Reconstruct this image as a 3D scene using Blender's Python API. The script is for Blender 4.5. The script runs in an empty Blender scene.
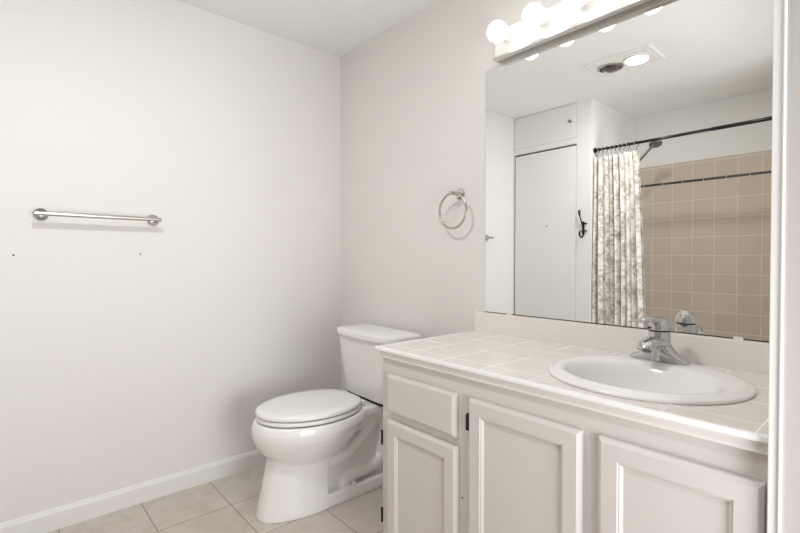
import bpy, bmesh, math, random
from mathutils import Vector, Matrix
random.seed(4)
S = bpy.context.scene
C = S.collection
pi, cos, sin = math.pi, math.cos, math.sin
rad = math.radians

# ------------------------------------------------------------------ camera
H = 2.44
cam_d = bpy.data.cameras.new('camera'); cam = bpy.data.objects.new('camera', cam_d); C.objects.link(cam)
cam_d.sensor_width = 36; cam_d.lens = 454.03 / 800 * 36; cam_d.clip_start = .02
F = Vector((-0.749673, 0.661645, -0.014687)); R_ = Vector((0.661708, 0.749762, 0.000817)); U = Vector((-0.011553, 0.009106, 0.999892))
cam.matrix_world = Matrix(((R_.x, U.x, -F.x, 2.43184), (R_.y, U.y, -F.y, -1.6397), (R_.z, U.z, -F.z, 1.15698), (0, 0, 0, 1)))
S.camera = cam
# ------------------------------------------------------------------ world and exposure
w = bpy.data.worlds.new('world'); S.world = w; w.use_nodes = True
w.node_tree.nodes['Background'].inputs[0].default_value = (1, .985, .965, 1)
w.node_tree.nodes['Background'].inputs[1].default_value = .3
S.view_settings.view_transform = 'Standard'; S.view_settings.look = 'None'
S.view_settings.gamma = 1; S.view_settings.use_curve_mapping = False
S.view_settings.exposure = 0.12
BULB = 4.3
CEIL_LAMP = 325.0
# unseen fill light added behind the camera, aimed up to brighten the room
def area(name, loc, target, size, power, col=(1, .98, .95)):
    l = bpy.data.lights.new(name, 'AREA'); l.shape = 'RECTANGLE'; l.size, l.size_y = size; l.energy = power; l.color = col
    o = bpy.data.objects.new(name, l); C.objects.link(o); o.location = loc
    o.rotation_euler = (Vector(target) - Vector(loc)).to_track_quat('-Z', 'Y').to_euler()
    return o
area('fill_light', (3.2, -1.0, .8), (1.1, -.9, 2.4), (.9, 1.2), 34, (.97, .99, 1))

# ------------------------------------------------------------------ materials
def srgb(r, g, b):
    f = lambda c: (c / 255 / 12.92) if c / 255 < .04045 else ((c / 255 + .055) / 1.055) ** 2.4
    return (f(r), f(g), f(b), 1)
def mat(name, col, rough=.5, metal=0, bump=0, bscale=200, spec=.5, coat=0, emis=None, es=0, detail=3):
    m = bpy.data.materials.new(name); m.use_nodes = True; nt = m.node_tree; b = nt.nodes['Principled BSDF']
    b.inputs['Base Color'].default_value = col; b.inputs['Roughness'].default_value = rough; b.inputs['Metallic'].default_value = metal
    b.inputs['Specular IOR Level'].default_value = spec; b.inputs['Coat Weight'].default_value = coat
    if emis: b.inputs['Emission Color'].default_value = emis; b.inputs['Emission Strength'].default_value = es
    tc = nt.nodes.new('ShaderNodeTexCoord'); n = nt.nodes.new('ShaderNodeTexNoise'); n.inputs['Scale'].default_value = bscale; n.inputs['Detail'].default_value = detail
    nt.links.new(tc.outputs['Object'], n.inputs['Vector'])
    if bump:
        bp = nt.nodes.new('ShaderNodeBump'); bp.inputs['Strength'].default_value = bump; bp.inputs['Distance'].default_value = .002
        nt.links.new(n.outputs['Fac'], bp.inputs['Height']); nt.links.new(bp.outputs['Normal'], b.inputs['Normal'])
    else:
        r = nt.nodes.new('ShaderNodeMapRange'); r.inputs[3].default_value = max(0, rough - .02); r.inputs[4].default_value = min(1, rough + .02)
        nt.links.new(n.outputs['Fac'], r.inputs[0]); nt.links.new(r.outputs[0], b.inputs['Roughness'])
    return m
def tile_mat(name, axes, pitch, off, c1, c2, grout, mortar=.003, rough=.3, stain=None, sscale=6, samt=.5, bump=.3):
    m = bpy.data.materials.new(name); m.use_nodes = True; nt = m.node_tree; b = nt.nodes['Principled BSDF']; L = nt.links
    tc = nt.nodes.new('ShaderNodeTexCoord'); sx = nt.nodes.new('ShaderNodeSeparateXYZ'); L.new(tc.outputs['Object'], sx.inputs[0])
    cx = nt.nodes.new('ShaderNodeCombineXYZ')
    for i, a in enumerate(axes):
        ad = nt.nodes.new('ShaderNodeMath'); ad.operation = 'SUBTRACT'; ad.inputs[1].default_value = off[i] - 40 * pitch[i]
        L.new(sx.outputs[a], ad.inputs[0]); L.new(ad.outputs[0], cx.inputs[i])
    br = nt.nodes.new('ShaderNodeTexBrick'); br.offset = 0; br.squash = 1
    br.inputs['Scale'].default_value = 1; br.inputs['Brick Width'].default_value = pitch[0]; br.inputs['Row Height'].default_value = pitch[1]
    br.inputs['Mortar Size'].default_value = mortar; br.inputs['Mortar Smooth'].default_value = .3; br.inputs['Bias'].default_value = 0
    br.inputs['Color1'].default_value = c1; br.inputs['Color2'].default_value = c2; br.inputs['Mortar'].default_value = grout
    L.new(cx.outputs[0], br.inputs['Vector'])
    out = br.outputs['Color']
    if stain:
        n = nt.nodes.new('ShaderNodeTexNoise'); n.inputs['Scale'].default_value = sscale; n.inputs['Detail'].default_value = 6; n.inputs['Roughness'].default_value = .65; n.inputs['Distortion'].default_value = .6
        L.new(tc.outputs['Object'], n.inputs['Vector'])
        r = nt.nodes.new('ShaderNodeMapRange'); r.inputs[1].default_value = .38; r.inputs[2].default_value = .66; r.inputs[4].default_value = samt
        L.new(n.outputs['Fac'], r.inputs[0])
        mx = nt.nodes.new('ShaderNodeMix'); mx.data_type = 'RGBA'; L.new(r.outputs[0], mx.inputs[0]); L.new(out, mx.inputs[6]); mx.inputs[7].default_value = stain
        mm = nt.nodes.new('ShaderNodeMix'); mm.data_type = 'RGBA'; L.new(br.outputs['Fac'], mm.inputs[0]); L.new(mx.outputs[2], mm.inputs[6]); mm.inputs[7].default_value = grout
        out = mm.outputs[2]
    L.new(out, b.inputs['Base Color'])
    rr = nt.nodes.new('ShaderNodeMapRange'); rr.inputs[3].default_value = rough; rr.inputs[4].default_value = .8
    L.new(br.outputs['Fac'], rr.inputs[0]); L.new(rr.outputs[0], b.inputs['Roughness'])
    bp = nt.nodes.new('ShaderNodeBump'); bp.invert = True; bp.inputs['Strength'].default_value = bump; bp.inputs['Distance'].default_value = .0015
    L.new(br.outputs['Fac'], bp.inputs['Height']); L.new(bp.outputs['Normal'], b.inputs['Normal'])
    return m

M = {}
WALLC = srgb(236, 233, 229)
M['wall'] = mat('painted_wall', WALLC, .6, bump=.35, bscale=110, spec=.3)
M['ceil'] = mat('textured_ceiling', srgb(243, 242, 240), .8, bump=.7, bscale=85, spec=.2)
M['trim'] = mat('white_trim_paint', srgb(238, 236, 233), .35)
M['jamb'] = mat('shaded_jamb_paint', srgb(186, 180, 176), .4)  # paint greyed so the jamb's shade is in its colour
M['closet'] = mat('closet_paint', srgb(236, 235, 232), .45)
M['cab'] = mat('cabinet_paint', srgb(216, 210, 205), .4, bump=.05, bscale=60)
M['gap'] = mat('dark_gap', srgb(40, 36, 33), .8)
M['ceramic'] = mat('white_ceramic', srgb(247, 245, 242), .14, spec=.6)
M['seat'] = mat('toilet_seat_plastic', srgb(244, 242, 238), .22)
M['steel'] = mat('brushed_steel', srgb(190, 185, 178), .28, 1, bump=.05, bscale=400)
M['chrome'] = mat('chrome', srgb(200, 200, 201), .07, 1)
M['dullmetal'] = mat('dull_chrome', srgb(140, 136, 130), .3, 1)
M['black'] = mat('black_metal', srgb(30, 27, 25), .4, .6)
M['bronze'] = mat('dark_rod_metal', srgb(48, 43, 40), .3, .8)
M['rail'] = mat('polished_rail', srgb(225, 222, 218), .22, .75)
M['housing'] = mat('light_bar_enamel', srgb(222, 220, 216), .3)
M['hinge'] = mat('black_hinge', srgb(28, 25, 23), .5)
M['plastic'] = mat('white_plastic', srgb(240, 238, 234), .3)
M['enamel'] = mat('white_enamel', srgb(243, 241, 238), .25)
M['mirror'] = mat('mirror_silver', (.93, .94, .925, 1), 0.0, 1)
M['mirror'].node_tree.nodes['Principled BSDF'].inputs['Roughness'].default_value = 0
for l in list(M['mirror'].node_tree.links):
    if l.to_socket.name == 'Roughness': M['mirror'].node_tree.links.remove(l)
M['backing'] = mat('mirror_backing', srgb(70, 62, 55), .7)
M['bulb'] = mat('lit_frosted_bulb', (1, 1, 1, 1), .4, emis=(1, .98, .95, 1), es=BULB)
M['lampglass'] = mat('lit_ceiling_lamp_glass', (1, 1, 1, 1), .4, emis=(.985, .995, 1, 1), es=CEIL_LAMP)
M['darkglass'] = mat('unlit_heat_lamp_glass', srgb(60, 52, 48), .25, .3)
M['floor'] = tile_mat('floor_tile', (0, 1), (.315, .315), (.313, -1.145), srgb(205, 196, 186), srgb(211, 203, 194), srgb(150, 140, 130), .0025, .35, srgb(189, 178, 167), 9, .75)
M['counter'] = tile_mat('counter_tile', (0, 1), (.163, .163), (1.424, -.355), srgb(239, 233, 227), srgb(241, 236, 231), srgb(245, 243, 240), .0018, .12, srgb(226, 216, 208), 14, .5, .15)
M['splash'] = mat('backsplash_tile', srgb(243, 238, 232), .2)
M['cedge'] = mat('counter_edge_tile', srgb(233, 228, 223), .2)
M['caulk'] = mat('white_grout', srgb(248, 247, 244), .5)
TC = (srgb(199, 184, 168), srgb(204, 189, 174), srgb(226, 217, 206))
M['tile_b'] = tile_mat('beige_wall_tile_back', (0, 2), (.154, .154), (1.047, .733), *TC, .0022, .15)
M['tile_s'] = tile_mat('beige_wall_tile_side', (1, 2), (.154, .154), (-2.71, .733), *TC, .0022, .15)
M['liner'] = mat('dark_liner_tile', srgb(70, 72, 70), .2)

def curtain_mat():
    m = bpy.data.materials.new('patterned_curtain_cloth'); m.use_nodes = True; nt = m.node_tree; b = nt.nodes['Principled BSDF']; L = nt.links
    tc = nt.nodes.new('ShaderNodeUVMap')
    mp = nt.nodes.new('ShaderNodeMapping'); mp.inputs['Scale'].default_value = (6, 9, 1); L.new(tc.outputs[0], mp.inputs[0])
    n = nt.nodes.new('ShaderNodeTexNoise'); n.inputs['Scale'].default_value = 1; n.inputs['Detail'].default_value = 8; n.inputs['Roughness'].default_value = .7; L.new(mp.outputs[0], n.inputs['Vector'])
    v = nt.nodes.new('ShaderNodeTexNoise'); v.inputs['Scale'].default_value = 4.5; v.inputs['Detail'].default_value = 3; L.new(mp.outputs[0], v.inputs['Vector'])
    r = nt.nodes.new('ShaderNodeValToRGB'); r.color_ramp.elements[0].position = .46; r.color_ramp.elements[1].position = .60
    r.color_ramp.elements[0].color = srgb(236, 232, 226); r.color_ramp.elements[1].color = srgb(172, 163, 152)
    ad = nt.nodes.new('ShaderNodeMath'); ad.operation = 'MULTIPLY_ADD'; ad.inputs[1].default_value = .35
    L.new(v.outputs['Fac'], ad.inputs[0])
    s2 = nt.nodes.new('ShaderNodeMath'); s2.operation = 'MULTIPLY'; s2.inputs[1].default_value = .68; L.new(n.outputs['Fac'], s2.inputs[0]); L.new(s2.outputs[0], ad.inputs[2])
    L.new(ad.outputs[0], r.inputs[0]); L.new(r.outputs[0], b.inputs['Base Color']); b.inputs['Roughness'].default_value = .9
    return m
M['curtain'] = curtain_mat()

# ------------------------------------------------------------------ helpers
def obj(name, bm, m, parent=None, smooth=False):
    me = bpy.data.meshes.new(name); bmesh.ops.recalc_face_normals(bm, faces=bm.faces); bm.to_mesh(me); bm.free()
    ms = m if isinstance(m, (list, tuple)) else [m]
    for x in ms: me.materials.append(x)
    if smooth:
        for p in me.polygons: p.use_smooth = True
    o = bpy.data.objects.new(name, me); C.objects.link(o)
    if parent: o.parent = parent
    return o
def smooth_by_angle(o, ang=35):
    me = o.data
    for p in me.polygons: p.use_smooth = True
    bm = bmesh.new(); bm.from_mesh(me)
    for e in bm.edges:
        if len(e.link_faces) == 2 and e.calc_face_angle(0) > rad(ang): e.smooth = False
    bm.to_mesh(me); bm.free(); return o
def thing(name, label, cat, loc=(0, 0, 0), rotz=0, group=None):
    o = bpy.data.objects.new(name, None); C.objects.link(o); o.location = loc; o.rotation_euler = (0, 0, rotz); o.empty_display_size = .05
    o['label'] = label; o['category'] = cat
    if group: o['group'] = group
    return o
def tag(o, label, cat, group=None):
    o['label'] = label; o['category'] = cat
    if group: o['group'] = group
    return o
def struct(o): o['kind'] = 'structure'; return o
def bx(bm, x0, x1, y0, y1, z0, z1, bev=0, seg=2, mi=0):
    r = bmesh.ops.create_cube(bm, size=1, matrix=Matrix.Translation(((x0 + x1) / 2, (y0 + y1) / 2, (z0 + z1) / 2)) @ Matrix.Diagonal((abs(x1 - x0), abs(y1 - y0), abs(z1 - z0), 1)))
    vs = r['verts']; fs = set(f for v in vs for f in v.link_faces)
    if bev:
        es = list(set(e for v in vs for e in v.link_edges))
        rr = bmesh.ops.bevel(bm, geom=es, offset=bev, segments=seg, affect='EDGES', profile=.5); fs = rr['faces']
        fs = set(fs) | set(f for v in rr['verts'] for f in v.link_faces)
    if mi:
        for f in fs: f.material_index = mi
    return bm
def box(name, dims, m, parent=None, bev=0, seg=2):
    bm = bmesh.new(); bx(bm, *dims, bev, seg); return obj(name, bm, m, parent)
def loft(bm, rings, cap=True, closed=True):
    prev = None; allr = []
    for ring in rings:
        vs = [bm.verts.new(p) for p in ring]; allr.append(vs)
        if prev:
            n = len(vs)
            for i in range(n if closed else n - 1):
                bm.faces.new((prev[i], prev[(i + 1) % n], vs[(i + 1) % n], vs[i]))
        prev = vs
    if cap:
        bm.faces.new(allr[0][::-1]); bm.faces.new(allr[-1])
    return bm
def ell(cx, cy, z, a, b, n=2.0, N=48, nb=None):
    out = []
    for i in range(N):
        t = 2 * pi * i / N; c, s = cos(t), sin(t)
        e = n if s <= 0 or nb is None else nb
        out.append((cx + a * math.copysign(abs(c) ** (2 / e), c), cy + b * math.copysign(abs(s) ** (2 / e), s), z))
    return out
def lathe(bm, prof, mtx=Matrix(), N=32, cap=True):
    rings = [[mtx @ Vector((r * cos(2 * pi * i / N), r * sin(2 * pi * i / N), z)) for i in range(N)] for r, z in prof]
    return loft(bm, rings, cap)
def frame_to(p, d):
    return Matrix.Translation(Vector(p)) @ Vector(d).normalized().to_track_quat('Z', 'Y').to_matrix().to_4x4()
def tube(bm, pts, r, N=12, closed=False, cap=True):
    pts = [Vector(p) for p in pts]; n = len(pts); rs = r if isinstance(r, (list, tuple)) else [r] * n
    rings = []; up = None
    for i, p in enumerate(pts):
        if closed: d = pts[(i + 1) % n] - pts[i - 1]
        else: d = pts[min(i + 1, n - 1)] - pts[max(i - 1, 0)]
        d.normalize()
        if up is None:
            up = Vector((0, 0, 1)) if abs(d.z) < .9 else Vector((1, 0, 0))
        a = (up - d * up.dot(d)).normalized(); up = a; b = d.cross(a)
        rings.append([p + rs[i] * (a * cos(2 * pi * k / N) + b * sin(2 * pi * k / N)) for k in range(N)])
    if closed:
        rings.append(rings[0]); loft(bm, rings, cap=False); bmesh.ops.remove_doubles(bm, verts=bm.verts, dist=1e-6)
    else: loft(bm, rings, cap)
    return bm
def spline(pts, k=8):
    P = [Vector(p) for p in pts]; out = []
    for i in range(len(P) - 1):
        p0, p1, p2, p3 = P[max(i - 1, 0)], P[i], P[i + 1], P[min(i + 2, len(P) - 1)]
        for j in range(k):
            t = j / k
            out.append(.5 * ((2 * p1) + (p2 - p0) * t + (2 * p0 - 5 * p1 + 4 * p2 - p3) * t * t + (3 * p1 - p0 - 3 * p2 + p3) * t ** 3))
    out.append(P[-1]); return out
def remesh(o, v, it=6, fac=.6):
    md = o.modifiers.new('r', 'REMESH'); md.mode = 'VOXEL'; md.voxel_size = v; md.use_smooth_shade = True
    s = o.modifiers.new('s', 'SMOOTH'); s.iterations = it; s.factor = fac
    return o

# ------------------------------------------------------------------ room shell
WR = 2.2615       # room face of the right wall
YC, YB, XS = -1.896, -2.725, .7255
fl = struct(box('floor', (-.12, 3.6, YB - .12, .12, -.08, 0), M['floor']))
ce = struct(box('ceiling', (-.12, WR + .13, YB - .12, .12, H, H + .1), M['ceil']))
struct(box('wall_left', (-.12, 0, YB - .12, .12, 0, H), M['wall']))
struct(box('wall_back', (0, WR + .13, 0, .12, 0, H), M['wall']))
DY0, DY1 = -.632, -1.80
bm = bmesh.new()
bx(bm, WR, WR + .13, -.594, 0, 0, H); bx(bm, WR, WR + .13, YB, DY1 - .01, 0, H); bx(bm, WR, WR + .13, DY1 - .01, -.594, 2.07, H)
struct(obj('wall_right', bm, M['wall']))
struct(box('wall_front', (XS, WR + .13, YB - .12, YB, 0, H), M['wall']))
# tiled surround of the bath alcove
bm = bmesh.new(); bx(bm, XS + .008, WR - .008, YB, YB + .008, 0, 1.985)
struct(obj('trim_1', bm, M['tile_b']))
bm = bmesh.new(); bx(bm, WR - .008, WR, YB + .008, -1.93, 0, 1.985)
struct(obj('trim_2', bm, M['tile_s']))
bm = bmesh.new()
x = XS + .012
bx(bm, XS + .008, 1.047 - .077 - .154 * 1 - .0015, YB + .008, YB + .0095, 1.8095, 1.8290)
for k in range(-1, 9):
    x0 = 1.047 - .077 + .154 * k + .0025; x1 = min(x0 + .149, WR - .01)
    if x1 - x0 > .02: bx(bm, x0, x1, YB + .008, YB + .0095, 1.8095, 1.8290)
struct(obj('trim_3', bm, M['liner']))
# baseboards
def baseboard(name, pts, m):
    pass
prof = [(0, 0), (.013, 0), (.013, .072), (.0115, .078), (.0085, .0805), (.0085, .0835), (.006, .089), (0, .091)]
bm = bmesh.new(); loft(bm, [[(a, YC + .001, z) for a, z in prof], [(a, 0, z) for a, z in prof]]); struct(obj('baseboard_left', bm, M['trim']))
bm = bmesh.new(); loft(bm, [[(.013, -a, z) for a, z in prof], [(1.13, -a, z) for a, z in prof]]); struct(obj('baseboard_back', bm, M['trim']))
# door frame beside the vanity: casing on the room side, jamb with stop
bm = bmesh.new()
bx(bm, WR, WR + .015, -.609, -.594, 0, 2.085, .0015)
bx(bm, WR + .015, WR + .019, -.613, -.594, 0, 2.085, .0015)
struct(obj('trim_4', bm, M['trim']))
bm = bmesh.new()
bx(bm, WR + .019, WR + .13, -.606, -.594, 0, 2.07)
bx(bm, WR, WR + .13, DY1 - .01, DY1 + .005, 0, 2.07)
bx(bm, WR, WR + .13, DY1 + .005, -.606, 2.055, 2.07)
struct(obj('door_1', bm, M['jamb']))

# ------------------------------------------------------------------ linen closet (opposite wall, seen in the mirror)
cl = thing('linen_closet', 'white built-in closet with tall lower door and small upper door, seen in the mirror', 'closet', (0, YC, 0))
bm = bmesh.new()
bx(bm, .0, .012, -.83, 0, 0, H); bx(bm, .606, XS, -.83, 0, 0, H)          # stiles / side
bx(bm, .012, .606, -.83, 0, 2.104, 2.152); bx(bm, .012, .606, -.83, 0, 0, .09); bx(bm, .012, .606, -.83, 0, 2.436, H)
bx(bm, .012, .606, -.83, -.05, .09, 2.436)
obj('body', bm, M['closet'], cl)
box('gap', (.012, .606, -.05, -.03, .09, 2.436), M['gap'], cl).name = 'shadow_recess'  # dark sheet that paints the shade in the gaps round the doors
d1 = box('door', (.024, .603, -.029, 0.0, .094, 2.089), M['closet'], cl, .0015)
d2 = box('door', (.0145, .603, -.029, 0.0, 2.154, 2.4325), M['closet'], cl, .0015)
def latch(x, z, par, big):
    bm = bmesh.new(); m = frame_to((x, 0.0, z), (0, 1, 0))
    if big: lathe(bm, [(.0, 0), (.011, 0), (.011, .002), (.006, .004), (.006, .012), (.012, .016), (.013, .021), (.009, .026), (0.001, .027)], m, 20)
    else: lathe(bm, [(.0, 0), (.006, 0), (.006, .002), (.0045, .004), (.001, .005)], m, 16)
    return obj('knob' if big else 'latch_hole', bm, M['dullmetal'] if big else M['gap'], par, True)
latch(.552, 2.292, d2, True); latch(.341, 1.449, d1, False)

# ------------------------------------------------------------------ double hook on the closet post
hk = thing('coat_hook', 'black wrought double coat hook on the closet post beside the shower curtain', 'hook', (.668, YC, 1.43))
bm = bmesh.new(); bx(bm, -.009, .009, .0003, .006, -.065, .035, .0015); obj('backplate', bm, M['black'], hk)
for z in (.018, -.04):
    bm = bmesh.new(); tube(bm, [(-.012, .008, z), (.03, .008, z)], .0058, 10); obj('crossbar', bm, M['black'], hk, True)
bm = bmesh.new(); tube(bm, spline([(0, .004, -.03), (-.002, .018, .01), (-.012, .028, .06), (-.024, .032, .10), (-.028, .030, .115), (-.022, .028, .125), (-.014, .030, .115), (-.016, .032, .10), (-.014, .030, .075)]), .005, 10)
obj('upper_hook', bm, M['black'], hk, True)
bm = bmesh.new(); tube(bm, spline([(.002, .004, -.03), (.006, .012, -.07), (-.002, .03, -.092), (-.014, .036, -.075), (-.017, .03, -.05), (-.012, .028, -.042)]), .0062, 10)
obj('lower_hook', bm, M['black'], hk, True)

# ------------------------------------------------------------------ shower rod, rings, curtain
RY, RZ = -1.95, 2.032
rd = thing('shower_rod', 'dark metal shower curtain rod spanning the tiled alcove', 'curtain rod', (XS, RY, RZ))
bm = bmesh.new(); tube(bm, [(.004, 0, 0), (.85, 0, 0)], .0105, 20); obj('inner_tube', bm, M['bronze'], rd, True)
bm = bmesh.new(); tube(bm, [(.80, 0, 0), (WR - XS - .012, 0, 0)], .0125, 20); obj('outer_tube', bm, M['bronze'], rd, True)
for s in (0, 1):
    bm = bmesh.new(); lathe(bm, [(.001, 0), (.019, 0), (.021, .004), (.019, .016), (.013, .022), (.001, .023)], frame_to((.0005, 0, 0), (1, 0, 0)) if not s else frame_to((WR - XS - .0085, 0, 0), (-1, 0, 0)), 24)
    smooth_by_angle(obj('end_cap', bm, M['black'], rd))
# curtain cloth
cu = bmesh.new(); uvl = cu.loops.layers.uv.new('uv')
NF, NX, NZ = 9, 220, 46
grid = []
for j in range(NZ + 1):
    v = j / NZ; z = 1.985 - v * 1.70
    wv = .325 + .075 * v ** .7; x0 = XS + .008 - .004 * v
    row = []
    for i in range(NX + 1):
        u = i / NX
        ph = 2 * pi * NF * (u + .012 * sin(7 * u + 2 * v) + .01 * sin(17 * u))
        am = .016 + .011 * sin(4.2 * u * pi + 1) + .005 * v
        xx = x0 + wv * u + .009 * sin(2 * ph + .5) * (.4 + .6 * v) * min(1, u * 8)
        yy = RY + am * sin(ph) + .008 * sin(3.1 * v + 9 * u) * v
        zz = z - .006 * (1 - cos(ph * 1.0)) * (1 - v)
        row.append((cu.verts.new((xx, yy, zz)), u * 1.5, v * 1.7))
    grid.append(row)
for j in range(NZ):
    for i in range(NX):
        q = [grid[j][i], grid[j][i + 1], grid[j + 1][i + 1], grid[j + 1][i]]
        f = cu.faces.new([a[0] for a in q])
        for lp, a in zip(f.loops, q): lp[uvl].uv = (a[1], a[2])
co = obj('shower_curtain', cu, M['curtain'], None, True)
md = co.modifiers.new('t', 'SOLIDIFY'); md.thickness = .0015
tag(co, 'off-white and grey patterned shower curtain bunched at the left of the alcove', 'curtain')
ringx = [.035, .068, .10, .135, .165, .198, .23, .262, .322]
proto = None
for i, rx in enumerate(ringx):
    if proto is None:
        bm = bmesh.new(); tube(bm, [(0, .019 * cos(a), -.006 + .021 * sin(a)) for a in [2 * pi * k / 28 for k in range(28)]], .0028, 8, closed=True)
        for a in (-.35, .35): bmesh.ops.create_uvsphere(bm, u_segments=10, v_segments=8, radius=.004, matrix=Matrix.Translation((0, .019 * sin(a), -.006 + .021 * cos(a))))
        tube(bm, spline([(0, .006, -.028), (0, .008, -.038), (0, .0, -.046), (0, -.007, -.038)], 5), .0018, 8)
        proto = obj('curtain_ring', bm, M['chrome'], None, True); r = proto
    else:
        r = proto.copy(); C.objects.link(r)
    r.location = (XS + rx, RY, RZ); r.rotation_euler = (0, 0, random.uniform(-.25, .25))
    tag(r, 'small chrome curtain ring on the dark rod above the bunched curtain', 'curtain ring', 'curtain rings on the shower rod')
r.rotation_euler = (0, 0, .5)
r['label'] = 'rightmost chrome curtain ring, set apart from the others on the dark rod'
del r['group']

# ------------------------------------------------------------------ shower head
sh = thing('wall_shower', 'grey metal shower with round head on an arm rising from behind the curtain', 'shower', (XS, -2.25, 1.80))
bm = bmesh.new(); tube(bm, spline([(.008, 0, .0), (.06, 0, .01), (.13, 0, .07), (.22, 0, .15), (.315, 0, .245), (.335, 0, .268)]), .0095, 14); obj('arm', bm, M['dullmetal'], sh, True)
bm = bmesh.new(); lathe(bm, [(.001, 0), (.03, 0), (.03, .004), (.018, .012), (.001, .013)], frame_to((0, 0, 0), (1, 0, 0)), 24); obj('flange', bm, M['dullmetal'], sh, True)
bm = bmesh.new(); lathe(bm, [(.001, 0), (.04, .0), (.046, .004), (.047, .012), (.040, .020), (.018, .032), (.015, .045), (.001, .047)], frame_to((.348, 0, .262), (-.15, -.35, 1)), 28); smooth_by_angle(obj('spray_head', bm, M['dullmetal'], sh), 50)

# ------------------------------------------------------------------ ceiling heat lamp / light
cf = thing('ceiling_heat_lamp', 'rectangular white ceiling fixture with one dark and one lit round lamp', 'ceiling light', (1.175, -1.40, H))
bm = bmesh.new()
X, Y = .205, .13
def rect(x, y, z): return [(-x, -y, z), (x, -y, z), (x, y, z), (-x, y, z)]
loft(bm, [rect(X, Y, 0), rect(X, Y, -.008), rect(X - .006, Y - .006, -.014), rect(X - .02, Y - .02, -.014), rect(X - .022, Y - .022, -.010), rect(X - .027, Y - .027, -.010), rect(X - .029, Y - .029, -.016)])
obj('frame', bm, M['enamel'], cf)
for sx, lit in ((-.083, False), (.083, True)):
    bm = bmesh.new(); lathe(bm, [(.064, -.016), (.079, -.016), (.080, -.022), (.074, -.025), (.066, -.025), (.064, -.020)], Matrix.Translation((sx, .0, 0)), 40, cap=False); smooth_by_angle(obj('lamp_ring', bm, M['enamel'] if lit else M['steel'], cf), 40)
    bm = bmesh.new(); lathe(bm, [(.063, -.0165), (.062, -.020), (.050, -.027), (.03, -.032), (.002, -.034)], Matrix.Translation((sx, 0, 0)), 36)
    o = obj('lamp_lens', bm, M['lampglass'] if lit else M['darkglass'], cf, True); o['label'] = 'lit white lamp lens' if lit else 'dark unlit lamp lens'

# ------------------------------------------------------------------ mirror
mi = thing('wall_mirror', 'large frameless mirror on the wall above the vanity', 'mirror', (1.1588, 0, .9265))
mw, mh = WR - .001 - 1.1588, 1.9958 - .9265
box('backing_board', (-.0022, mw, -.0035, 0, -.0035, mh + .001), M['backing'], mi)
box('glass', (0, mw, -.006, -.0035, 0, mh), M['mirror'], mi)
for cx in (.129, .932, 1.035):
    bm = bmesh.new(); bx(bm, cx - .012, cx + .012, -.0105, -.0005, -.0065, .0035, .0015); obj('mirror_clip', bm, M['plastic'], mi)

# ------------------------------------------------------------------ vanity light bar
lb = thing('vanity_light_bar', 'long white light bar with lit round bulbs above the mirror', 'light fixture', (1.235, 0, 2.008))
LW, LH = .97, .122
bm = bmesh.new(); bx(bm, 0, LW, -.045, 0, .012, LH, .003); obj('housing', bm, M['housing'], lb)
bm = bmesh.new()
pr = [(0, 0), (-.050, 0), (-.054, .003), (-.054, .010), (-.050, .014), (-.044, .0145), (0, .0145)]
loft(bm, [[(-.002, y, z) for y, z in pr], [(LW + .002, y, z) for y, z in pr]]); obj('bottom_rail', bm, M['rail'], lb)
for k in range(6):
    cx = .072 + .1652 * k
    if k > 5: break
    m = frame_to((cx, -.045, .070), (0, -1, 0))
    bm = bmesh.new(); lathe(bm, [(.001, 0), (.022, 0), (.022, .003), (.019, .004), (.019, .034), (.017, .036), (.001, .036)], m, 28)
    so = smooth_by_angle(obj('socket', bm, M['plastic'], lb), 40)
    bm = bmesh.new(); lathe(bm, [(.001, .036), (.0155, .036), (.0155, .044), (.001, .044)], m, 24); smooth_by_angle(obj('socket_collar', bm, M['dullmetal'], so), 40)
    r = .041; cz = .079
    bm = bmesh.new(); lathe(bm, [(.001, .044), (.0145, .044)] + [(r * sin(a), cz - r * cos(a)) for a in [rad(26 + 154 * t / 18) for t in range(18)]] + [(.001, cz + r)], m, 32)
    obj('light_bulb', bm, M['bulb'], so, True)

# ------------------------------------------------------------------ vanity cabinet
VX0, VX1, VY = 1.131, WR - .001, -.575
va = thing('vanity_cabinet', 'off-white bathroom vanity cabinet with panelled doors under the tiled countertop', 'cabinet', (0, 0, 0))
bm = bmesh.new()
bx(bm, VX0, VX1, VY, VY + .02, .1, .798); bx(bm, VX0, VX0 + .018, VY + .02, -.001, 0, .7985); bx(bm, VX1 - .018, VX1, VY + .02, -.001, 0, .7985)
bx(bm, VX0 + .018, VX1 - .018, VY + .02, -.001, .1, .118); bx(bm, VX0, VX1, VY + .06, VY + .075, 0, .1)
obj('body', bm, M['cab'], va)
def slab_door(name, x0, x1, z0, z1, panel=True):
    bm = bmesh.new(); t = VY - .001; D = .019
    def rc(i, y): return [(x0 + i, y, z0 + i), (x1 - i, y, z0 + i), (x1 - i, y, z1 - i), (x0 + i, y, z1 - i)]
    R = [rc(0, t), rc(0, t - D + .007), rc(.002, t - D + .0055), rc(.009, t - D)]
    if panel:
        s = .045
        R += [rc(s, t - D), rc(s + .002, t - D + .003), rc(s + .005, t - D + .003), rc(s + .010, t - D + .009), rc(s + .012, t - D + .0095)]
    loft(bm, R); return obj(name, bm, M['cab'], va)
def hinge(x, z, par, h=.052):
    bm = bmesh.new(); bx(bm, x - .0045, x + .0035, VY - .012, VY - .0003, z - h / 2, z + h / 2, .001)
    tube(bm, [(x + .0005, VY - .0135, z - h / 2 + .004), (x + .0005, VY - .0135, z + h / 2 - .004)], .0042, 10)
    bx(bm, x + .002, x + .009, VY - .008, VY - .004, z - h / 2 + .006, z + h / 2 - .006)
    return obj('hinge', bm, M['hinge'], par)
slab_door('drawer_front', 1.173, 1.499, .608, .744, False)
a = slab_door('door', 1.172, 1.505, .115, .579)
b = slab_door('door', 1.553, 1.9035, .115, .743)
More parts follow.
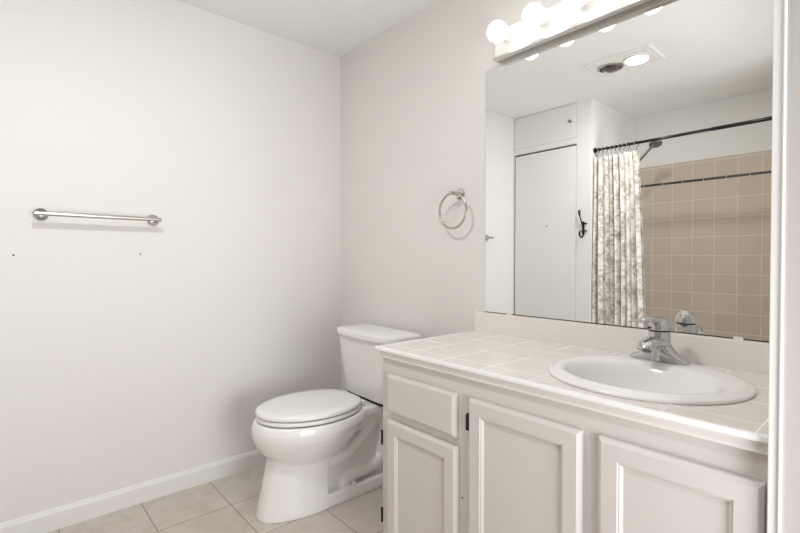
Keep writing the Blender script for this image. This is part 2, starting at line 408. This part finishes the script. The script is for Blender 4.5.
c = slab_door('door', 1.946, 2.254, .115, .744)
hinge(1.5455, .668, b); hinge(1.5455, .19, b)
# hinges of the first door, wrapped on the cabinet's left edge
for z in (.497, .207):
    bm = bmesh.new(); bx(bm, 1.1265, 1.1305, VY - .004, VY + .004, z - .028, z + .028, .001); tube(bm, [(1.1275, VY - .004, z - .026), (1.1275, VY - .004, z + .026)], .003, 10)
    obj('hinge', bm, M['hinge'], a)
bm = bmesh.new(); lathe(bm, [(.0003, -.0005), (.0028, -.0005), (.0028, .0008), (.0003, .001)], frame_to((1.517, VY, .423), (0, -1, 0)), 12); obj('screw_hole', bm, M['gap'], va)

# ------------------------------------------------------------------ countertop with hole for the sink
SX, SY = 1.938, -.312
ct = thing('countertop', 'pale tiled countertop with white grout lines and low backsplash', 'countertop', (0, 0, 0))
CX0, CX1, CY0, CY1, CZ = 1.112, WR - .001, -.594, -.001, .834
N = 96; a_, b_ = .230, .222
corner = [math.atan2(yy - SY, xx - SX) % (2 * pi) for xx in (CX0, CX1) for yy in (CY0, CY1)]
angs = sorted([2 * pi * i / N for i in range(N)] + corner)
def onrect(a):
    c, s = cos(a), sin(a); t = 1e9
    if c > 1e-9: t = min(t, (CX1 - SX) / c)
    if c < -1e-9: t = min(t, (CX0 - SX) / c)
    if s > 1e-9: t = min(t, (CY1 - SY) / s)
    if s < -1e-9: t = min(t, (CY0 - SY) / s)
    return SX + c * t, SY + s * t
bm = bmesh.new()
def inn(a):
    r = 1 / math.sqrt((cos(a) / a_) ** 2 + (sin(a) / b_) ** 2); return SX + r * cos(a), SY + r * sin(a)
rr = [[(*inn(a), CZ - .0122) for a in angs], [(*inn(a), CZ) for a in angs], [(*onrect(a), CZ) for a in angs], [(*onrect(a), CZ - .0122) for a in angs]]
loft(bm, rr, cap=False)
n = len(angs); bm.verts.ensure_lookup_table()
for i in range(n): bm.faces.new((bm.verts[i], bm.verts[(i + 1) % n], bm.verts[3 * n + (i + 1) % n], bm.verts[3 * n + i]))
obj('tiled_top', bm, M['counter'], ct)
# rounded edge tiles along the front and left side
pr = [(.003, -.0115), (-.0005, -.0115), (-.0025, -.008), (-.0025, -.003), (-.001, .0015), (.001, .0025), (.006, .0025), (.008, .0002)]
bm = bmesh.new(); pr2 = [(CY0 + y, CZ + z) for y, z in pr]
loft(bm, [[(CX0 - .003, y, z) for y, z in pr2], [(CX1, y, z) for y, z in pr2]])
obj('front_edge_trim', bm, M['caulk'], ct)
bm = bmesh.new(); bx(bm, CX0 - .003, CX0 + .007, CY0, CY1, CZ - .0125, CZ + .0024, .0018); obj('side_edge_trim', bm, M['caulk'], ct)
bm = bmesh.new(); bx(bm, 1.1265, CX1, -.5865, -.5752, CZ - .0355, CZ - .0116, .001); bx(bm, 1.1265, 1.1385, -.5752, CY1, CZ - .0355, CZ - .0123, .001); obj('edge_tiles', bm, M['cedge'], ct)
bm = bmesh.new(); bx(bm, CX0 + .007, CX1, CY0 + .007, CY0 + .0105, CZ - .001, CZ + .0008); bx(bm, CX0 + .002, CX1, -.0225, -.0185, CZ - .001, CZ + .0012); obj('grout_line', bm, M['caulk'], ct)
bm = bmesh.new(); bx(bm, CX0 - .002, CX1, -.020, -.0005, CZ + .0005, .9225, .003); obj('backsplash', bm, M['splash'], ct)

# ------------------------------------------------------------------ sink
sk = thing('bathroom_sink', 'white oval drop-in sink set in the tiled countertop', 'sink', (SX, SY, CZ))
bm = bmesh.new()
def er(a, b, z, dy=0, n=2.0): return ell(0, dy, z, a, b, n, 72)
R = [er(.236, .226, .0003), er(.247, .244, .0005), er(.2485, .2455, .006), er(.246, .243, .010), er(.240, .236, .0115), er(.237, .233, .0115), er(.234, .229, .0145), er(.228, .221, .0165), er(.212, .197, .0165, -.014), er(.200, .172, .0155, -.032), er(.192, .158, .012, -.038), er(.186, .149, .002, -.040), er(.180, .141, -.02, -.040), er(.165, .122, -.07, -.038), er(.135, .098, -.105, -.034), er(.09, .066, -.128, -.03), er(.04, .03, -.137, -.03), er(.022, .022, -.138, -.03)]
loft(bm, R, cap=False)
R2 = [er(.236, .226, .0003), er(.205, .172, -.008, -.03), er(.175, .132, -.075, -.038), er(.1, .075, -.138, -.03), er(.022, .022, -.15, -.03)]
loft(bm, R2, cap=False); bmesh.ops.remove_doubles(bm, verts=bm.verts, dist=1e-5)
obj('basin', bm, M['ceramic'], sk, True)
bm = bmesh.new(); lathe(bm, [(.001, -.146), (.012, -.146), (.012, -.139), (.016, -.134), (.024, -.134), (.026, -.137), (.022, -.15), (.001, -.151)], Matrix.Translation((0, -.03, 0)), 28); smooth_by_angle(obj('drain', bm, M['chrome'], sk), 40)

# ------------------------------------------------------------------ faucet
FZ = CZ + .0172
fa = thing('bathroom_faucet', 'chrome single-lever faucet at the back rim of the sink', 'faucet', (1.918, -.127, FZ))
bm = bmesh.new()      # winged base that sweeps up into the centre column
secs = []
for i in range(41):
    t = -1 + 2 * i / 40; x = .084 * t
    hgt = .011 + .066 * math.exp(-(abs(t) / .46) ** 2.0) + .005 * (1 - abs(t))
    wd = .028 * max(0, 1 - abs(t) ** 5) ** .5 * (.86 + .16 * math.exp(-(t / .45) ** 2)) + .001
    if abs(t) > .9: hgt *= 1 - (abs(t) - .9) * 5
    secs.append([(x, wd * math.copysign(abs(cos(q)) ** .7, cos(q)), max(0, hgt * max(0, sin(q)) ** .6)) for q in [pi * k / 14 for k in range(15)]])
loft(bm, secs); obj('base', bm, M['chrome'], fa, True)
bm = bmesh.new(); lathe(bm, [(.001, .0), (.031, 0), (.031, .03), (.0305, .06), (.0305, .088), (.001, .0885)], Matrix.Translation((0, .0, .001)), 40)
smooth_by_angle(obj('column', bm, M['chrome'], fa), 50)
def bar(bm, pts, wf, hf, n=24):
    rings = []
    for i, p in enumerate(pts):
        t = i / (len(pts) - 1); d = (pts[min(i + 1, len(pts) - 1)] - pts[max(i - 1, 0)]).normalized(); u = Vector((0, 0, 1)).cross(d).normalized(); v = u.cross(d)
        rings.append([p + u * wf(t) * math.copysign(abs(cos(q)) ** .8, cos(q)) + v * hf(t) * math.copysign(abs(sin(q)) ** .8, sin(q)) for q in [2 * pi * k / n for k in range(n)]])
    loft(bm, rings)
bm = bmesh.new(); bar(bm, spline([(0, -.012, .050), (0, -.035, .058), (0, -.065, .062), (0, -.090, .059), (0, -.108, .051), (0, -.112, .045)], 6), lambda t: .028 - .007 * t, lambda t: .018 - .004 * t)
obj('spout', bm, M['chrome'], fa, True)
bm = bmesh.new(); lathe(bm, [(.001, 0), (.0115, 0), (.0115, .012), (.001, .012)], frame_to((0, -.098, .048), (0, -.2, -1)), 20); smooth_by_angle(obj('aerator', bm, M['dullmetal'], fa), 40)
bm = bmesh.new(); lathe(bm, [(.001, .0885), (.0298, .0885), (.0298, .0935), (.001, .0935)], Matrix(), 40); obj('collar_ring', bm, M['black'], fa, True)
hd = bmesh.new(); lathe(hd, [(.001, 0), (.031, 0), (.0315, .006), (.0305, .014), (.027, .024), (.020, .033), (.010, .038), (.001, .039)], Matrix.Translation((0, 0, .0935)), 40)
lev = smooth_by_angle(obj('lever', hd, M['chrome'], fa), 60)
bm = bmesh.new(); bar(bm, spline([(-.001, -.004, .121), (-.012, -.038, .126), (-.022, -.068, .126), (-.030, -.092, .122)], 6), lambda t: .020 - .006 * t, lambda t: .009 * (1 - t) + .0028)
obj('lever_handle', bm, M['chrome'], lev, True)
bm = bmesh.new()
for q in (-.012, .012): lathe(bm, [(.0005, 0), (.0042, 0), (.0042, .0012), (.0005, .0012)], frame_to((q * .97 - .008, -.0288, .100), (q * 20 - .2, -1, 0)), 14)
obj('handle_screw', bm, M['gap'], lev)
bm = bmesh.new(); tube(bm, [(0, .037, .0), (0, .037, .055)], .0028, 10); bmesh.ops.create_uvsphere(bm, u_segments=14, v_segments=10, radius=.006, matrix=Matrix.Translation((0, .037, .058))); obj('drain_rod', bm, M['chrome'], fa, True)

# ------------------------------------------------------------------ toilet
to = thing('toilet', 'white two-piece toilet with closed lid in the corner beside the vanity', 'toilet', (.547, -.020, 0), rad(-2.5))
bm = bmesh.new()
# front pedestal, flat at its back
def ped(z, yf, yb, a, n=2.3):
    cy = yb; out = []
    for i in range(40):
        t = pi + pi * i / 39; out.append((a * math.copysign(abs(cos(t)) ** (2 / n), cos(t)), cy + (yb - yf) * -abs(sin(t)) ** (2 / n), z))
    return out
loft(bm, [ped(.0, -.772, -.478, .124), ped(.012, -.772, -.478, .124), ped(.05, -.764, -.478, .122), ped(.12, -.748, -.476, .118), ped(.2, -.730, -.474, .116), ped(.25, -.72, -.472, .118), ped(.30, -.71, -.47, .125), ped(.36, -.70, -.47, .13)])
# bowl
loft(bm, [ell(0, -.52, .205, .09, .13), ell(0, -.52, .230, .115, .165), ell(0, -.52, .258, .138, .198), ell(0, -.52, .293, .163, .232), ell(0, -.518, .328, .185, .256), ell(0, -.515, .362, .200, .271), ell(0, -.513, .392, .203, .273, 2.1, nb=2.6), ell(0, -.511, .418, .199, .266, 2.1, nb=2.6), ell(0, -.510, .427, .194, .259, 2.1, nb=2.6)])
# rear deck
loft(bm, [[(-.125, -.34, z), (.125, -.34, z), (.13, -.04, z), (-.13, -.04, z)] for z in (.387, .427)])
loft(bm, [[(-.10, -.36, .30), (.10, -.36, .30), (.115, -.36, .385), (-.115, -.36, .385)], [(-.09, -.22, .33), (.09, -.22, .33), (.115, -.22, .385), (-.115, -.22, .385)], [(-.10, -.05, .34), (.10, -.05, .34), (.12, -.05, .385), (-.12, -.05, .385)]])
# rear web, base slab, trapway on both sides
bx(bm, -.064, .064, -.50, -.075, .02, .38, .006)
loft(bm, [[(-.120, -.50, z), (.120, -.50, z), (.116, -.30, z), (.105, -.09, z), (-.105, -.09, z), (-.116, -.30, z)] for z in (0, .055, .062)])
for s_ in (-1, 1):
    tube(bm, spline([(s_ * .075, -.17, .375), (s_ * .076, -.205, .34), (s_ * .077, -.27, .275), (s_ * .077, -.34, .222), (s_ * .077, -.42, .200), (s_ * .08, -.50, .205)]), .030, 18)
    tube(bm, spline([(s_ * .070, -.13, .36), (s_ * .070, -.13, .25), (s_ * .073, -.15, .155), (s_ * .076, -.22, .118), (s_ * .077, -.31, .110), (s_ * .076, -.365, .095), (s_ * .078, -.39, .06)]), .036, 18)
o = obj('bowl', bm, M['ceramic'], to, True); remesh(o, .005, 5, .5)
for s in (-1, 1):
    bm = bmesh.new(); lathe(bm, [(.017, 0), (.017, .006), (.013, .016), (.006, .021), (.001, .022)], Matrix.Translation((s * .100, -.33, .060)), 20); obj('bolt_cap', bm, M['plastic'], to, True)
def seat_ring(sc, z, yb=-.245):
    out = []
    N = 72
    for i in range(N):
        t = 2 * pi * i / N; c, s = cos(t), sin(t)
        if s <= 0: x, y = .199 * c, -.49 + .266 * s
        else: x, y = .199 * math.copysign(abs(c) ** .5, c), -.49 + .235 * s ** .6
        x *= 1 - .30 * max(0, (y + .49) / .235) ** 1.8
        out.append((x * sc, -.512 + (y + .50) * sc, z + .0225))
    return out
bm = bmesh.new(); loft(bm, [seat_ring(.97, .4095), seat_ring(.992, .412), seat_ring(.998, .417), seat_ring(.992, .425), seat_ring(.97, .428)]); smooth_by_angle(obj('seat', bm, M['seat'], to), 50)
bm = bmesh.new(); loft(bm, [seat_ring(.97, .4325), seat_ring(.995, .4345), seat_ring(1.0, .441), seat_ring(.992, .4485), seat_ring(.965, .4525), seat_ring(.8, .4555), seat_ring(.4, .458)]); smooth_by_angle(obj('seat_lid', bm, M['seat'], to), 50)
bm = bmesh.new(); loft(bm, [seat_ring(.94, .4035), seat_ring(.94, .433)]); obj('seat_gap', bm, M['gap'], to).name = 'seat_gap_shade'  # dark layer standing in for the shade between bowl, seat and lid
for s in (-1, 1):
    bm = bmesh.new(); bx(bm, s * .06 - .018, s * .06 + .018, -.265, -.240, .4265, .4515, .005, 3); smooth_by_angle(obj('seat_hinge', bm, M['seat'], to), 50)
# tank
def tk(z, a, yf, yb, n=5.5): return ell(.014, (yf + yb) / 2, z, a, (yb - yf) / 2, n, 64)
bm = bmesh.new(); loft(bm, [tk(.440, .17, -.20, -.06), tk(.446, .193, -.212, -.052), tk(.46, .201, -.216, -.047), tk(.60, .224, -.228, -.042), tk(.752, .247, -.238, -.038)]); smooth_by_angle(obj('tank', bm, M['ceramic'], to), 45)
def lidring(z, a, yf, yb):
    out = []
    for x, y, z_ in tk(z, a, yf, yb, 6): 
        f = max(0, (-.14 - y) / .12)
        out.append((.014 + (x - .014) * (1 - .035 * f ** 2), y - .014 * f * (1 - (x / a) ** 2), z_))
    return out
bm = bmesh.new(); loft(bm, [lidring(.752, .252, -.238, -.014), lidring(.755, .258, -.243, -.010), lidring(.776, .260, -.245, -.009), lidring(.784, .256, -.240, -.013), lidring(.788, .245, -.227, -.024), lidring(.792, .20, -.19, -.055), lidring(.793, .1, -.15, -.09)]); smooth_by_angle(obj('tank_lid', bm, M['ceramic'], to), 45)
box('tank_gasket', (-.16, .16, -.2, -.06, .4275, .441), M['gap'], to, .004)
bm = bmesh.new(); lathe(bm, [(.001, 0), (.011, 0), (.011, .006), (.001, .008)], frame_to((-.222, -.195, .70), (-1, 0, 0)), 16); obj('flush_lever', bm, M['chrome'], to, True)
for s in (-1, 1):
    bm = bmesh.new(); lathe(bm, [(.001, 0), (.009, 0), (.009, .004), (.005, .006), (.005, .012), (.001, .012)], frame_to((s * .128, -.13, .398), (s, 0, 0)), 12); obj('tank_bolt', bm, M['dullmetal'], to, True)

# ------------------------------------------------------------------ towel bar
tb = thing('towel_bar', 'brushed steel towel bar on the left wall', 'towel bar', (0, -1.295, 1.347))
bm = bmesh.new(); tube(bm, [(.052, -.236, 0), (.052, .236, 0)], .0095, 24); smooth_by_angle(obj('bar', bm, M['steel'], tb), 40)
for s in (-1, 1):
    bm = bmesh.new(); m = frame_to((0, s * .212, 0), (1, 0, 0)); lathe(bm, [(.001, 0), (.025, 0), (.026, .002), (.026, .008), (.024, .010), (.001, .010)], m, 36); smooth_by_angle(obj('flange', bm, M['chrome'], tb), 40)
    bm = bmesh.new(); lathe(bm, [(.001, .0101), (.008, .0101), (.008, .048), (.001, .048)], m, 24); smooth_by_angle(obj('post', bm, M['steel'], tb), 40)
for y, z, l in ((-1.596, 1.175, 'tiny dark screw anchor in the left wall below the left end of the towel bar'), (-1.137, 1.184, 'tiny dark screw anchor in the left wall below the right end of the towel bar')):
    bm = bmesh.new(); lathe(bm, [(.0004, 0), (.0035, 0), (.0032, .0008), (.0015, .0012), (.0004, .0008)], frame_to((0, y, z), (1, 0, 0)), 12); tag(obj('wall_anchor', bm, M['gap'], None), l, 'screw anchor')

# ------------------------------------------------------------------ towel ring
tr = thing('towel_ring', 'round steel towel ring on the wall between toilet and mirror', 'towel ring', (1.008, 0, 1.468))
m = frame_to((0, 0, 0), (0, -1, 0))
bm = bmesh.new(); lathe(bm, [(.001, 0), (.025, 0), (.026, .002), (.026, .008), (.024, .010), (.001, .010)], m, 36); smooth_by_angle(obj('flange', bm, M['chrome'], tr), 40)
bm = bmesh.new(); lathe(bm, [(.001, .0101), (.0085, .0101), (.0085, .070), (.001, .070)], m, 24); smooth_by_angle(obj('post', bm, M['steel'], tr), 40)
bm = bmesh.new(); tube(bm, [(.082 * sin(a), -.058, -.082 + .082 * cos(a)) for a in [2 * pi * k / 64 for k in range(64)]], .0055, 14, closed=True); obj('ring', bm, M['steel'], tr, True)
